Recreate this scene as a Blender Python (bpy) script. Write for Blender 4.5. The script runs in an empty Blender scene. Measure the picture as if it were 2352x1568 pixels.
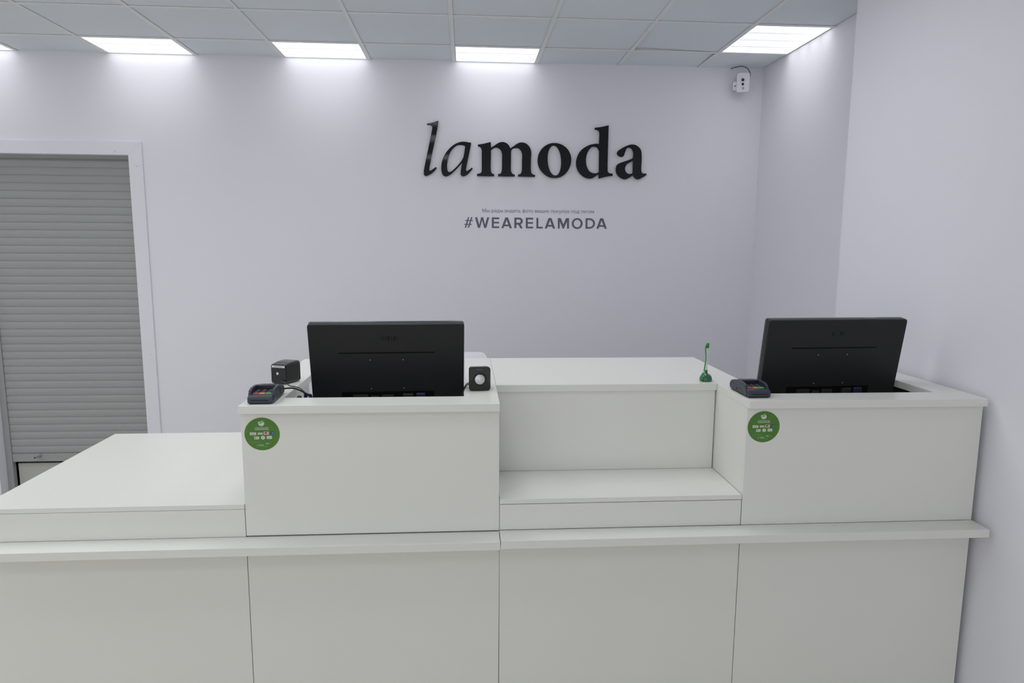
import bpy, bmesh, math
from mathutils import Vector, Matrix

# ---------------------------------------------------------------- camera, light, exposure
scene = bpy.context.scene
COL = scene.collection
CAM_H = 1.90
cam_data = bpy.data.cameras.new('camera')
cam_data.sensor_width = 36.0
cam_data.lens = 1559.75 / 2352 * 36.0
cam_data.clip_start = 0.05
cam = bpy.data.objects.new('camera', cam_data)
COL.objects.link(cam)
_y, _p, _r = 0.0687348738, 0.140166608, 0.00617009681
_fw = Vector((math.sin(_y) * math.cos(_p), math.cos(_y) * math.cos(_p), -math.sin(_p)))
_rt = Vector((math.cos(_y), -math.sin(_y), 0))
_up = _rt.cross(_fw)
_r2 = _rt * math.cos(_r) + _up * math.sin(_r)
_u2 = -_rt * math.sin(_r) + _up * math.cos(_r)
cam.matrix_world = Matrix(((_r2.x, _u2.x, -_fw.x, 0), (_r2.y, _u2.y, -_fw.y, 0),
                           (_r2.z, _u2.z, -_fw.z, CAM_H), (0, 0, 0, 1)))
scene.camera = cam

world = bpy.data.worlds.new('world')
scene.world = world
world.use_nodes = True
WORLD_STRENGTH = 0.80
world.node_tree.nodes['Background'].inputs[0].default_value = (0.97, 0.98, 0.985, 1)
world.node_tree.nodes['Background'].inputs[1].default_value = WORLD_STRENGTH
PANEL_STRENGTH = 1.10      # glow of the diffuser itself
LAMP_WATTS = 1.90           # light sent down by each 60 cm fixture
LAMP_SPREAD = math.radians(155)   # louvred fixtures throw little light sideways

vs = scene.view_settings
vs.view_transform = 'Standard'
vs.look = 'None'
vs.gamma = 1.0
vs.use_curve_mapping = False
vs.exposure = 0.31

# ---------------------------------------------------------------- key dimensions (metres, floor at 0)
ZC = 3.2056          # ceiling
YW = 5.1289          # back wall
XR = 2.2091          # right wall beyond the counter
XP = 1.853           # nearer, thicker stretch of the right wall
YP0 = 3.304          # where that stretch begins
GX, GY = -2.4791, 4.1489
XL, YB = -7.2, -3.4  # left wall, far side of the room behind the camera
ZT, ZTB = 1.3778, 1.3507
ZM, ZMB = 1.0365, 1.0192
ZL, ZLB = 0.9220, 0.8932
YS, YP, YE, YC, YM, YK, YI = 2.2123, 2.2323, 2.1445, 2.5167, 2.526, 3.139, 2.3305
XA0, XA1, XB0, XB1, XL0 = -0.7411, 0.1135, 0.970, 1.8303, -1.6028
STRIP = 0.1165

# ---------------------------------------------------------------- materials
def srgb(r, g, b):
    def f(c):
        c /= 255.0
        return c / 12.92 if c <= 0.04045 else ((c + 0.055) / 1.055) ** 2.4
    return (f(r), f(g), f(b), 1)

def mat(name, col, rough=0.5, metal=0.0, spec=0.5, noise=0.0, nscale=30.0, bump=0.0, bscale=200.0, coat=0.0, emit=0.0):
    m = bpy.data.materials.new(name)
    m.use_nodes = True
    nt = m.node_tree
    b = nt.nodes['Principled BSDF']
    b.inputs['Base Color'].default_value = col
    b.inputs['Roughness'].default_value = rough
    b.inputs['Metallic'].default_value = metal
    b.inputs['Specular IOR Level'].default_value = spec
    if coat:
        b.inputs['Coat Weight'].default_value = coat
        b.inputs['Coat Roughness'].default_value = 0.03
    tc = nt.nodes.new('ShaderNodeTexCoord')
    if noise:
        n = nt.nodes.new('ShaderNodeTexNoise')
        n.inputs['Scale'].default_value = nscale
        n.inputs['Detail'].default_value = 4
        nt.links.new(tc.outputs['Object'], n.inputs['Vector'])
        mx = nt.nodes.new('ShaderNodeMix')
        mx.data_type = 'RGBA'
        mx.inputs['A'].default_value = tuple(c * (1 - noise) for c in col[:3]) + (1,)
        mx.inputs['B'].default_value = tuple(min(1, c * (1 + noise)) for c in col[:3]) + (1,)
        nt.links.new(n.outputs['Fac'], mx.inputs['Factor'])
        nt.links.new(mx.outputs['Result'], b.inputs['Base Color'])
    if bump:
        n = nt.nodes.new('ShaderNodeTexNoise')
        n.inputs['Scale'].default_value = bscale
        nt.links.new(tc.outputs['Object'], n.inputs['Vector'])
        bp = nt.nodes.new('ShaderNodeBump')
        bp.inputs['Strength'].default_value = bump
        bp.inputs['Distance'].default_value = 0.001
        nt.links.new(n.outputs['Fac'], bp.inputs['Height'])
        nt.links.new(bp.outputs['Normal'], b.inputs['Normal'])
    return m

def emission(name, col, strength):
    m = bpy.data.materials.new(name)
    m.use_nodes = True
    b = m.node_tree.nodes['Principled BSDF']
    b.inputs['Base Color'].default_value = (0.9, 0.9, 0.9, 1)
    b.inputs['Emission Color'].default_value = col
    b.inputs['Emission Strength'].default_value = strength
    return m

M = dict(
    wall=mat('painted_wall', (0.860, 0.858, 0.928, 1), 0.6, spec=0.3, noise=0.012, nscale=1.5, bump=0.05, bscale=120),
    ceil=mat('ceiling_tile', (0.84, 0.90, 0.96, 1), 0.9, spec=0.1, noise=0.03, nscale=2.0, bump=0.2, bscale=300),
    tbar=mat('ceiling_tbar', (0.88, 0.90, 0.90, 1), 0.5),
    dark=mat('dark_void', (0.02, 0.022, 0.02, 1), 0.9),
    floor=mat('floor_tile', (0.57, 0.54, 0.47, 1), 0.35, noise=0.05, nscale=3),
    lam=mat('white_laminate', (0.800, 0.800, 0.760, 1), 0.32, spec=0.45, noise=0.008, nscale=4, bump=0.03, bscale=400),
    shut=mat('grey_shutter', (0.36, 0.375, 0.375, 1), 0.45, spec=0.4, noise=0.02, nscale=3),
    panelw=mat('door_panel', (0.50, 0.50, 0.47, 1), 0.5),
    trim=mat('white_trim', (0.835, 0.835, 0.905, 1), 0.4),
    lamp=emission('lamp_diffuser', (0.985, 0.99, 1.0, 1), PANEL_STRENGTH),
    lampbar=emission('lamp_divider', (0.95, 0.96, 1.0, 1), 0.44),
    black=mat('black_plastic', (0.0115, 0.0115, 0.0135, 1), 0.42, spec=0.36, bump=0.1, bscale=900),
    black2=mat('charcoal_plastic', (0.013, 0.013, 0.015, 1), 0.22, spec=0.55, coat=0.2),
    gloss=mat('black_gloss', (0.010, 0.010, 0.011, 1), 0.08, spec=0.4),
    acrylic=mat('black_acrylic', (0.008, 0.008, 0.011, 1), 0.04, spec=0.30),
    screen=mat('dark_screen', (0.01, 0.01, 0.012, 1), 0.15),
    mark=mat('mark_and_recess_shade', (0.004, 0.004, 0.004, 1), 0.7, spec=0.1),  # dark slots and marks, also the painted shade of the socket recess
    emb=mat('embossed_mark', (0.006, 0.006, 0.006, 1), 0.5, spec=0.22),
    steel=mat('steel', (0.55, 0.55, 0.55, 1), 0.25, metal=1.0),
    blue=mat('blue_plug_shaded', (0.006, 0.009, 0.06, 1), 0.4),  # blue darkened to stand for shade in the monitor's socket recess
    grey=mat('shade_darkened_plastic', (0.014, 0.014, 0.013, 1), 0.5),  # colour darkened as if the sockets sat in a shaded recess
    slate=mat('slate_plastic', (0.035, 0.042, 0.066, 1), 0.36, spec=0.5, bump=0.08, bscale=1200),
    slated=mat('slate_dark', (0.010, 0.012, 0.022, 1), 0.4),
    keyg=mat('key_grey', (0.20, 0.21, 0.24, 1), 0.5),
    keyr=mat('key_red', (0.55, 0.05, 0.05, 1), 0.4),
    keyo=mat('key_orange', (0.80, 0.32, 0.05, 1), 0.4),
    keyn=mat('key_green', (0.10, 0.50, 0.14, 1), 0.4),
    olive=mat('olive_label', (0.035, 0.062, 0.022, 1), 0.5),
    olive2=mat('olive_text', (0.12, 0.20, 0.06, 1), 0.5),
    violet=mat('violet_dot', (0.10, 0.07, 0.35, 1), 0.5),
    silver=mat('silver_cone', (0.62, 0.62, 0.64, 1), 0.28, metal=0.75),
    gold=mat('gold_ring', (0.10, 0.06, 0.03, 1), 0.35, metal=0.6),
    paper=mat('white_paper', (0.72, 0.73, 0.74, 1), 0.6),
    ink=mat('grey_ink', (0.12, 0.12, 0.14, 1), 0.6),
    green=mat('dark_green_plastic', (0.012, 0.125, 0.055, 1), 0.14, spec=0.6, coat=0.4),
    green2=mat('bright_green_plastic', (0.02, 0.32, 0.03, 1), 0.25),
    green3=mat('green_cap', (0.012, 0.20, 0.035, 1), 0.3),
    clear=mat('pale_barrel', (0.72, 0.72, 0.78, 1), 0.15),
    cable=mat('black_cable', (0.010, 0.011, 0.012, 1), 0.45),
    cable2=mat('grey_cable', (0.07, 0.07, 0.085, 1), 0.5),
    camw=mat('camera_white', (0.78, 0.79, 0.85, 1), 0.35),
    cams=mat('camera_grey', (0.42, 0.43, 0.47, 1), 0.4),
    hashc=mat('hashtag_vinyl', (0.125, 0.138, 0.165, 1), 0.6),
    linec=mat('slogan_vinyl', (0.16, 0.17, 0.22, 1), 0.6),
    stg=mat('sticker_green', (0.072, 0.205, 0.022, 1), 0.4, noise=0.04, nscale=20),
    ste=mat('sticker_edge', (0.30, 0.50, 0.20, 1), 0.4),
    stw=mat('sticker_white', (0.66, 0.72, 0.62, 1), 0.5),
    stp=mat('sticker_pale_green', (0.30, 0.44, 0.24, 1), 0.5),
    stq=mat('sticker_soft_green', (0.16, 0.32, 0.13, 1), 0.5),
    stn=mat('sticker_navy', (0.02, 0.02, 0.10, 1), 0.5),
    stv=mat('sticker_violet', (0.16, 0.10, 0.35, 1), 0.5),
    str_=mat('sticker_red', (0.42, 0.03, 0.03, 1), 0.5),
    sto=mat('sticker_orange', (0.62, 0.20, 0.05, 1), 0.5),
    stb=mat('sticker_blue', (0.10, 0.25, 0.60, 1), 0.5),
    penb=mat('pen_blue', (0.015, 0.010, 0.16, 1), 0.3),
    pend=mat('pen_dark_green', (0.015, 0.035, 0.022, 1), 0.4),
)

# ---------------------------------------------------------------- mesh helpers
class MB:
    def __init__(s):
        s.v, s.f, s.mi, s.sm = [], [], [], []
    def add(s, vs, fs, T=None, mi=0, smooth=False):
        n = len(s.v)
        for v in vs:
            v = Vector(v)
            s.v.append(T @ v if T is not None else v)
        for f in fs:
            s.f.append([i + n for i in f]); s.mi.append(mi); s.sm.append(smooth)
        return s
    def bm_add(s, bm, T=None, mi=0, smooth=False):
        bm.verts.index_update()
        s.add([v.co.copy() for v in bm.verts], [[v.index for v in f.verts] for f in bm.faces], T, mi, smooth)
        bm.free()
        return s
    def box(s, x0, x1, y0, y1, z0, z1, bev=0.0, seg=1, T=None, mi=0):
        bm = bmesh.new()
        bmesh.ops.create_cube(bm, size=1)
        bmesh.ops.scale(bm, vec=(x1 - x0, y1 - y0, z1 - z0), verts=bm.verts)
        bmesh.ops.translate(bm, vec=((x0 + x1) / 2, (y0 + y1) / 2, (z0 + z1) / 2), verts=bm.verts)
        if bev:
            bmesh.ops.bevel(bm, geom=bm.edges[:], offset=bev, segments=seg, profile=0.5, affect='EDGES', clamp_overlap=True)
        return s.bm_add(bm, T, mi)
    def prism(s, prof, axis, a0, a1, bev=0.0, seg=2, T=None, mi=0, smooth=False):
        """extrude a closed 2D profile along an axis; profile coordinates are the other two axes in order"""
        def mk(p, a):
            if axis == 'x': return (a, p[0], p[1])
            if axis == 'y': return (p[0], a, p[1])
            return (p[0], p[1], a)
        bm = bmesh.new()
        A = [bm.verts.new(mk(p, a0)) for p in prof]
        B = [bm.verts.new(mk(p, a1)) for p in prof]
        n = len(prof)
        bm.faces.new(A); bm.faces.new(B[::-1])
        for i in range(n):
            j = (i + 1) % n
            bm.faces.new((A[j], A[i], B[i], B[j]))
        bmesh.ops.recalc_face_normals(bm, faces=bm.faces[:])
        if bev:
            bmesh.ops.bevel(bm, geom=bm.edges[:], offset=bev, segments=seg, profile=0.5, affect='EDGES', clamp_overlap=True)
        return s.bm_add(bm, T, mi, smooth)
    def lathe(s, prof, n=32, T=None, mi=0, smooth=True):
        """profile of (radius, z) turned about z"""
        vs, fs = [], []
        for r, z in prof:
            for k in range(n):
                a = 2 * math.pi * k / n
                vs.append((r * math.cos(a), r * math.sin(a), z))
        m = len(prof)
        for i in range(m - 1):
            for k in range(n):
                k2 = (k + 1) % n
                fs.append((i * n + k, i * n + k2, (i + 1) * n + k2, (i + 1) * n + k))
        if prof[0][0] > 1e-6: fs.append(tuple(range(n))[::-1])
        if prof[-1][0] > 1e-6: fs.append(tuple(range((m - 1) * n, m * n)))
        return s.add(vs, fs, T, mi, smooth)
    def tube(s, pts, r, n=10, mi=0, sub=6):
        P = [Vector(p) for p in pts]
        if len(P) > 2 and sub > 1:
            Q = []
            for i in range(len(P) - 1):
                p0, p1, p2, p3 = P[max(i - 1, 0)], P[i], P[i + 1], P[min(i + 2, len(P) - 1)]
                for k in range(sub):
                    t = k / sub
                    Q.append(0.5 * ((2 * p1) + (p2 - p0) * t + (2 * p0 - 5 * p1 + 4 * p2 - p3) * t * t + (3 * p1 - p0 - 3 * p2 + p3) * t ** 3))
            Q.append(P[-1]); P = Q
        vs, fs = [], []
        ref = Vector((0, 0, 1))
        for i, p in enumerate(P):
            d = (P[min(i + 1, len(P) - 1)] - P[max(i - 1, 0)]).normalized()
            if abs(d.dot(ref)) > 0.95: ref = Vector((1, 0, 0)) if abs(d.x) < 0.9 else Vector((0, 1, 0))
            u = d.cross(ref).normalized(); w = d.cross(u).normalized()
            ref = u.cross(d)
            for k in range(n):
                a = 2 * math.pi * k / n
                vs.append(p + u * (r * math.cos(a)) + w * (r * math.sin(a)))
        for i in range(len(P) - 1):
            for k in range(n):
                k2 = (k + 1) % n
                fs.append((i * n + k, i * n + k2, (i + 1) * n + k2, (i + 1) * n + k))
        fs.append(tuple(range(n))[::-1]); fs.append(tuple(range((len(P) - 1) * n, len(P) * n)))
        return s.add(vs, fs, None, mi, True)
    def build(s, name, mats, parent=None, **props):
        me = bpy.data.meshes.new(name)
        me.from_pydata([tuple(v) for v in s.v], [], s.f)
        for m in (mats if isinstance(mats, (list, tuple)) else [mats]):
            me.materials.append(m)
        for p, i, sm in zip(me.polygons, s.mi, s.sm):
            p.material_index = i; p.use_smooth = sm
        me.validate(); me.update()
        bm = bmesh.new(); bm.from_mesh(me)
        bmesh.ops.recalc_face_normals(bm, faces=bm.faces[:])
        bm.to_mesh(me); bm.free()
        o = bpy.data.objects.new(name, me)
        COL.objects.link(o)
        if parent is not None:
            o.parent = parent
            w = Matrix.Identity(4)
            p = parent
            chain = []
            while p is not None:
                chain.append(p.matrix_basis); p = p.parent
            for mb in reversed(chain): w = w @ mb
            if props.pop('world', True):
                me.transform(w.inverted())
        else:
            props.pop('world', None)
        for k, v in props.items(): o[k] = v
        return o

def thing(name, label, cat, loc=(0, 0, 0), rz=0.0, group=None):
    o = bpy.data.objects.new(name, None)
    COL.objects.link(o)
    o.empty_display_size = 0.1
    o.location = loc; o.rotation_euler = (0, 0, rz)
    o.matrix_basis = Matrix.Translation(loc) @ Matrix.Rotation(rz, 4, 'Z')
    o['label'] = label; o['category'] = cat
    if group: o['group'] = group
    return o

def text_mb(body, height_w, x_center, z_base, y, to_width=None):
    """flat lettering in the XZ plane facing -y, filled by winding number"""
    cu = bpy.data.curves.new('t', 'FONT')
    cu.body = body; cu.size = 1.0; cu.resolution_u = 3
    ob = bpy.data.objects.new('t', cu); COL.objects.link(ob)
    dg = bpy.context.evaluated_depsgraph_get(); dg.update()
    cc = ob.to_curve(dg, apply_modifiers=False)
    polys = []
    for sp in cc.splines:
        pts = []
        if sp.type == 'BEZIER':
            bp = sp.bezier_points; n = len(bp)
            for k in range(n):
                a, b = bp[k], bp[(k + 1) % n]
                p0, p1, p2, p3 = a.co, a.handle_right, b.handle_left, b.co
                straight = (p1 - p0).cross(p3 - p0).length < 1e-7 and (p2 - p0).cross(p3 - p0).length < 1e-7
                for q in range(1 if straight else 4):
                    t = q / 4
                    v = p0 * (1 - t) ** 3 + p1 * 3 * t * (1 - t) ** 2 + p2 * 3 * t * t * (1 - t) + p3 * t ** 3
                    pts.append((v.x, v.y))
        else:
            pts = [(q.co[0], q.co[1]) for q in sp.points]
        clean = []
        for q in pts:
            if not clean or abs(q[0] - clean[-1][0]) + abs(q[1] - clean[-1][1]) > 1e-5: clean.append(q)
        if len(clean) > 2: polys.append(clean)
    ob.to_curve_clear()
    bpy.data.objects.remove(ob)
    from mathutils.geometry import delaunay_2d_cdt
    V, E = [], []
    for P in polys:
        n0 = len(V); V += [Vector(q) for q in P]
        E += [(n0 + k, n0 + (k + 1) % len(P)) for k in range(len(P))]
    vo, _e, fo, _a, _b, _c = delaunay_2d_cdt(V, E, [], 0, 1e-6)
    def winding(x, y):
        w = 0
        for P in polys:
            for k in range(len(P)):
                (x1, y1), (x2, y2) = P[k - 1], P[k]
                if (y1 > y) != (y2 > y) and x < (x2 - x1) * (y - y1) / (y2 - y1) + x1: w += 1 if y2 > y1 else -1
        return w
    keep = [f for f in fo if winding(sum(vo[k].x for k in f) / len(f), sum(vo[k].y for k in f) / len(f)) != 0]
    xs = [v[0] for P in polys for v in P]
    w0, w1 = min(xs), max(xs)
    sx = to_width / (w1 - w0) if to_width else height_w
    mb = MB()
    used = sorted({k for f in keep for k in f}); idx = {k: n for n, k in enumerate(used)}
    mb.add([(x_center + (vo[k].x - (w0 + w1) / 2) * sx, y, z_base + vo[k].y * height_w) for k in used],
           [[idx[k] for k in f] for f in keep])
    return mb

def outline_mb(contours, y, half, bevel=0.0, smooth=True, steps=4):
    """filled outline with holes in the XZ plane, given real thickness; flagged points stay sharp"""
    cu = bpy.data.curves.new('o', 'CURVE')
    cu.dimensions = '2D'; cu.fill_mode = 'BOTH'; cu.extrude = half; cu.bevel_depth = bevel; cu.bevel_resolution = 1
    for c in contours:
        n = len(c); pts = []
        for i in range(n):
            p1 = c[i]; p2 = c[(i + 1) % n]
            if not smooth:
                pts.append((p1[0], p1[1])); continue
            p0 = c[i - 1] if len(p1) < 3 else None
            p3 = c[(i + 2) % n] if len(p2) < 3 else None
            a = Vector(p1[:2]); b = Vector(p2[:2])
            za = a * 2 - b if p0 is None else Vector(p0[:2])
            zb = b * 2 - a if p3 is None else Vector(p3[:2])
            L = (b - a).length
            m1 = (b - za) / max((b - a).length + (a - za).length, 1e-6) * L
            m2 = (zb - a) / max((zb - b).length + (b - a).length, 1e-6) * L
            for k in range(steps):
                t = k / steps
                h = a * (2*t**3 - 3*t**2 + 1) + m1 * (t**3 - 2*t**2 + t) + b * (-2*t**3 + 3*t**2) + m2 * (t**3 - t**2)
                pts.append((h.x, h.y))
        sp = cu.splines.new('POLY'); sp.points.add(len(pts) - 1)
        for q, (x, z) in zip(sp.points, pts): q.co = (x, z, 0, 1)
        sp.use_cyclic_u = True
    ob = bpy.data.objects.new('o', cu); COL.objects.link(ob)
    dg = bpy.context.evaluated_depsgraph_get(); dg.update()
    me = bpy.data.meshes.new_from_object(ob.evaluated_get(dg))
    mb = MB()
    mb.add([(v.co.x, y - v.co.z, v.co.y) for v in me.vertices], [list(p.vertices) for p in me.polygons])
    bpy.data.objects.remove(ob); bpy.data.meshes.remove(me)
    return mb

def S(o):
    o['kind'] = 'structure'
    return o

# ---------------------------------------------------------------- room shell
S(MB().box(XL - .2, XR + .3, YB, YW + .9, -0.1, 0).build('floor', M['floor']))
OX0, OX1, OZ1 = -3.467, -2.3802, 2.5189          # shutter opening in the back wall
OX0w = OX0
w = MB()
w.box(XL - .2, OX0w, YW, YW + .16, 0, ZC + .2)
w.box(OX1, XR + .2, YW, YW + .16, 0, ZC + .2)
w.box(OX0w, OX1, YW, YW + .16, OZ1, ZC + .2)
S(w.build('wall_back', M['wall']))
S(MB().box(XL - .2, XL, YB, YW, 0, ZC + .2).build('wall_left', M['wall']))
w = MB()
w.box(XR, XR + .2, YP0 - .02, YW, 0, ZC + .2)
w.prism([(XR, YP0), (XR + .2, YP0), (XR + .2, YB), (XP, YB), (XP, YP0 - .03), (XP + .004, YP0 - .014), (XP + .014, YP0 - .004), (XP + .03, YP0)], 'z', 0, ZC + .2)
S(w.build('wall_right', M['wall']))
# room behind the opening
w = MB()
w.box(OX0 - .3, OX1 + .3, YW + .85, YW + .9, 0, OZ1 + .2)
w.box(OX0 - .3, OX0 - .25, YW + .16, YW + .85, 0, OZ1 + .2)
w.box(OX1 + .25, OX1 + .3, YW + .16, YW + .85, 0, OZ1 + .2)
w.box(OX0 - .3, OX1 + .3, YW + .16, YW + .9, OZ1 + .2, OZ1 + .25)
S(w.build('wall_beyond', M['dark']))

# ceiling: plenum slab, lay-in tiles, T-bar grid
LIGHTS = [(-2, 1), (0, 1), (2, 1), (4, 1), (7, 0)]
for j in (-2, -3, -5, -8):  # unseen fixtures added, rows and columns chosen to balance the light
    for i in ((-7, -5, -3, -1, 1, 3, 5) if j > -4 else (-7, -5, -3, -1, 1, 3)):
        LIGHTS.append((i, j))
def xl(i): return GX + .6 * i
def yl(j): return GY + .6 * j
S(MB().box(XL - .2, XR + .3, YB, YW + .2, ZC + .2, ZC + .25).build('ceiling_slab', M['dark']))
t = MB()
for i in range(-9, 9):
    for j in range(-13, 2):
        if (i, j) in LIGHTS: continue
        x0, x1 = max(xl(i), XL) + .004, min(xl(i + 1), XR) - .004
        y0, y1 = max(yl(j), YB) + .004, min(yl(j + 1), YW + .01) - .004
        if x1 - x0 < .02 or y1 - y0 < .02: continue
        zz = [ZC + .006] * 4           # (x0,y0) (x1,y0) (x1,y1) (x0,y1)
        if (i, j) == (6, 0): zz[3] += .014
        if (i, j) == (6, 1): zz[1] += .010
        q = [(x0, y0), (x1, y0), (x1, y1), (x0, y1)]
        vs_ = [(a[0], a[1], z) for a, z in zip(q, zz)] + [(a[0], a[1], z + .014) for a, z in zip(q, zz)]
        t.add(vs_, [(3, 2, 1, 0), (4, 5, 6, 7), (0, 1, 5, 4), (1, 2, 6, 5), (2, 3, 7, 6), (3, 0, 4, 7)])
S(t.build('ceiling', M['ceil']))
g = MB()
for i in range(-8, 9):
    if xl(i) < XR: g.box(xl(i) - .012, xl(i) + .012, YB, YW, ZC, ZC + .004); g.box(xl(i) - .001, xl(i) + .001, YB, YW, ZC + .004, ZC + .035)
for j in range(-12, 2):
    g.box(XL, XR, yl(j) - .012, yl(j) + .012, ZC + .0005, ZC + .0045); g.box(XL, XR, yl(j) - .001, yl(j) + .001, ZC + .004, ZC + .035)
S(g.build('trim_1', M['tbar']))

names_l = {(-2, 1): 'square ceiling light cut off by the left edge of the photo',
           (0, 1): 'square ceiling light against the back wall, above and right of the grey shutter',
           (2, 1): 'square ceiling light against the back wall, left of the raised black lettering',
           (4, 1): 'square ceiling light against the back wall, directly above the raised black lettering',
           (7, 0): 'square ceiling light at the right wall, nearest the small white camera'}
for (i, j) in LIGHTS:
    x0, x1 = max(xl(i), XL) + .013, min(xl(i + 1) - .013, XR - .001)
    if j == 0: x1 = XR - .004
    y0, y1 = yl(j) + .013, min(yl(j + 1) - .013, YW - .002)
    lab = names_l.get((i, j), 'added square ceiling light out of view, placed to brighten counter and walls')
    T = thing('ceiling_light', lab, 'light', ((x0 + x1) / 2, (y0 + y1) / 2, ZC), group='ceiling light panels')
    yf1 = yl(j + 1) - .013
    la = bpy.data.lights.new('louvre_light', 'AREA')
    la.shape = 'RECTANGLE'; la.size = x1 - x0 - .03; la.size_y = y1 - y0 - .03
    la.energy = LAMP_WATTS * (la.size * la.size_y) / (.544 * .544)
    if j >= 0: la.energy *= 0.42      # dimmed row along the walls
    la.spread = LAMP_SPREAD if j < 0 else math.radians(115); la.color = (0.965, 0.985, 1.0)
    lo = bpy.data.objects.new('louvre_light', la); COL.objects.link(lo)
    lo.parent = T; lo.location = (0, 0, .0096)
    f = MB()
    f.box(x0, x1, y0, y1, ZC + .022, ZC + .03)
    f.box(x0, x0 + .006, y0, y1, ZC + .002, ZC + .022); f.box(x1 - .006, x1, y0, y1, ZC + .002, ZC + .022)
    f.box(x0 + .006, x1 - .006, y0, y0 + .006, ZC + .002, ZC + .022); f.box(x0 + .006, x1 - .006, y1 - .006, y1, ZC + .002, ZC + .022)
    f.build('frame', M['tbar'], T)
    MB().box(x0 + .006, x1 - .006, y0 + .006, y1 - .006, ZC + .010, ZC + .016).build('diffuser', M['lamp'], T)
    b = MB()
    for k in (1, 2, 3):
        yy = y0 + (yf1 - y0) * k / 4
        if yy + .006 < y1: b.box(x0 + .01, x1 - .01, yy - .016, yy + .016, ZC + .003, ZC + .006)
    b.build('divider', M['lampbar'], T)

# ---------------------------------------------------------------- shutter opening
TR = MB()
tw = .0954
TR.prism([(OX1, OZ1), (OX1 + tw, OZ1 + .092), (OX1 + tw, 0), (OX1, 0)], 'y', YW - .012, YW, bev=.0012, seg=1)
TR.prism([(OX1, OZ1), (OX0, OZ1), (OX0 - tw, OZ1 + .092), (OX1 + tw, OZ1 + .092)], 'y', YW - .0121, YW, bev=.0012, seg=1)
TR.prism([(OX0, OZ1), (OX0 - tw, OZ1 + .092), (OX0 - tw, 0), (OX0, 0)], 'y', YW - .012, YW, bev=.0012, seg=1)
tr = S(TR.build('trim_2', M['trim']))
for (sx, sz) in ((-2.470, 2.548), (-2.325, 2.445), (-2.322, 1.09)):
    MB().lathe([(0, .004), (.004, .003), (.006, 0)], 12, Matrix.Translation((sx, YW - .0122, sz)) @ Matrix.Rotation(math.pi / 2, 4, 'X')).build('screw_cap', M['trim'], tr)
YS2 = 5.21
sh = thing('roller_shutter', 'grey slatted roller shutter lowered in the white framed opening at left', 'shutter', ((OX0 + OX1) / 2, YS2, 0.2571))
cu = MB()
ZB = 0.3195
k = 0; z = ZB
while z < OZ1 + .02:
    n = 6
    prof = []
    for q in range(n + 1):
        a = math.pi * q / n
        prof.append((YS2 + .003 - .0065 * math.sin(a), z + .0557 * (1 - math.cos(a)) / 2 - .0))
    prof += [(YS2 + .012, z + .0557), (YS2 + .012, z)]
    cu.prism(prof, 'x', OX0 + .046, OX1 - .02)
    z += .0557
cu.build('curtain', M['shut'], sh)
MB().box(OX0 + .046, OX1 - .02, YS2 - .006, YS2 + .012, 0.2571, 0.3185, .002).build('bottom_rail', M['shut'], sh)
MB().box(OX0, OX0 + .045, YS2 - .012, YS2 + .03, 0, OZ1 + .03, .002).build('guide', M['shut'], sh)
MB().box(OX1 - .022, OX1, YS2 - .002, YS2 + .03, 0, OZ1 + .03, .002).build('guide', M['shut'], sh)
MB().box(OX0 + .045, OX1 - .022, YS2 - .03, YS2 + .10, OZ1 - .022, OZ1 + .06, .004).build('head_box', M['shut'], sh)
kn = MB().lathe([(0, 0), (.018, 0), (.017, .006), (.011, .012), (.010, .055), (.0112, .058), (.0112, .064), (.008, .064), (.008, .052), (0, .052)], 20,
     Matrix.Translation((-3.222, YS2 - .006, .306)) @ Matrix.Rotation(math.pi / 2, 4, 'X') @ Matrix.Diagonal((.75, .75, 1, 1))).build('pull_knob', M['shut'], sh)
MB().lathe([(0, .0525), (.0075, .0525), (.0075, .0615), (0, .0615)], 16, Matrix.Translation((-3.222, YS2 - .006, .306)) @ Matrix.Rotation(math.pi / 2, 4, 'X') @ Matrix.Diagonal((.75, .75, 1, 1))).build('knob_socket', M['dark'], kn)
S(MB().box(OX0 + .060, OX1 - .03, YS2 + .028, YS2 + .05, 0.0, 0.236, .002).build('door_1', M['panelw']))

# ---------------------------------------------------------------- counter
G = .0011    # half of a panel joint
TH = .018
B = .0009
# ledges
ld = MB().box(XL0, XA1 - G, YE, YP - .0003, ZLB, ZL, B).build('counter_ledge', M['lam'])
ld['label'] = 'long white counter ledge on the left, running under the low table and left booth'; ld['category'] = 'ledge'; ld['group'] = 'bag ledges along the counter front'
ld = MB().box(XA1 + G, XB1, YE, YP - .0003, ZLB + .003, ZL + .003, B).build('counter_ledge', M['lam'])
ld['label'] = 'white counter ledge on the right, ending beside the right wall'; ld['category'] = 'ledge'; ld['group'] = 'bag ledges along the counter front'

# low table, left
tb = thing('low_counter', 'low white counter section at the left with wide empty top beside the left booth', 'counter', ((XL0 + XA0) / 2, 2.7, 0))
MB().box(XL0, XA0 - G, YP, 3.1357, ZMB, ZM, B).build('counter_top', M['lam'], tb)
MB().box(XL0, XA0 - G, YP, YP + TH, ZL, ZMB - G, B).build('upper_panel', M['lam'], tb)
MB().box(XL0, XA0 - G, YP, YP + TH, 0, ZL - .001, B).build('lower_panel', M['lam'], tb)
MB().box(XL0, XL0 + TH, YP + TH + .001, 3.12, 0, ZMB - .0005, B).build('side_panel', M['lam'], tb)

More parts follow.
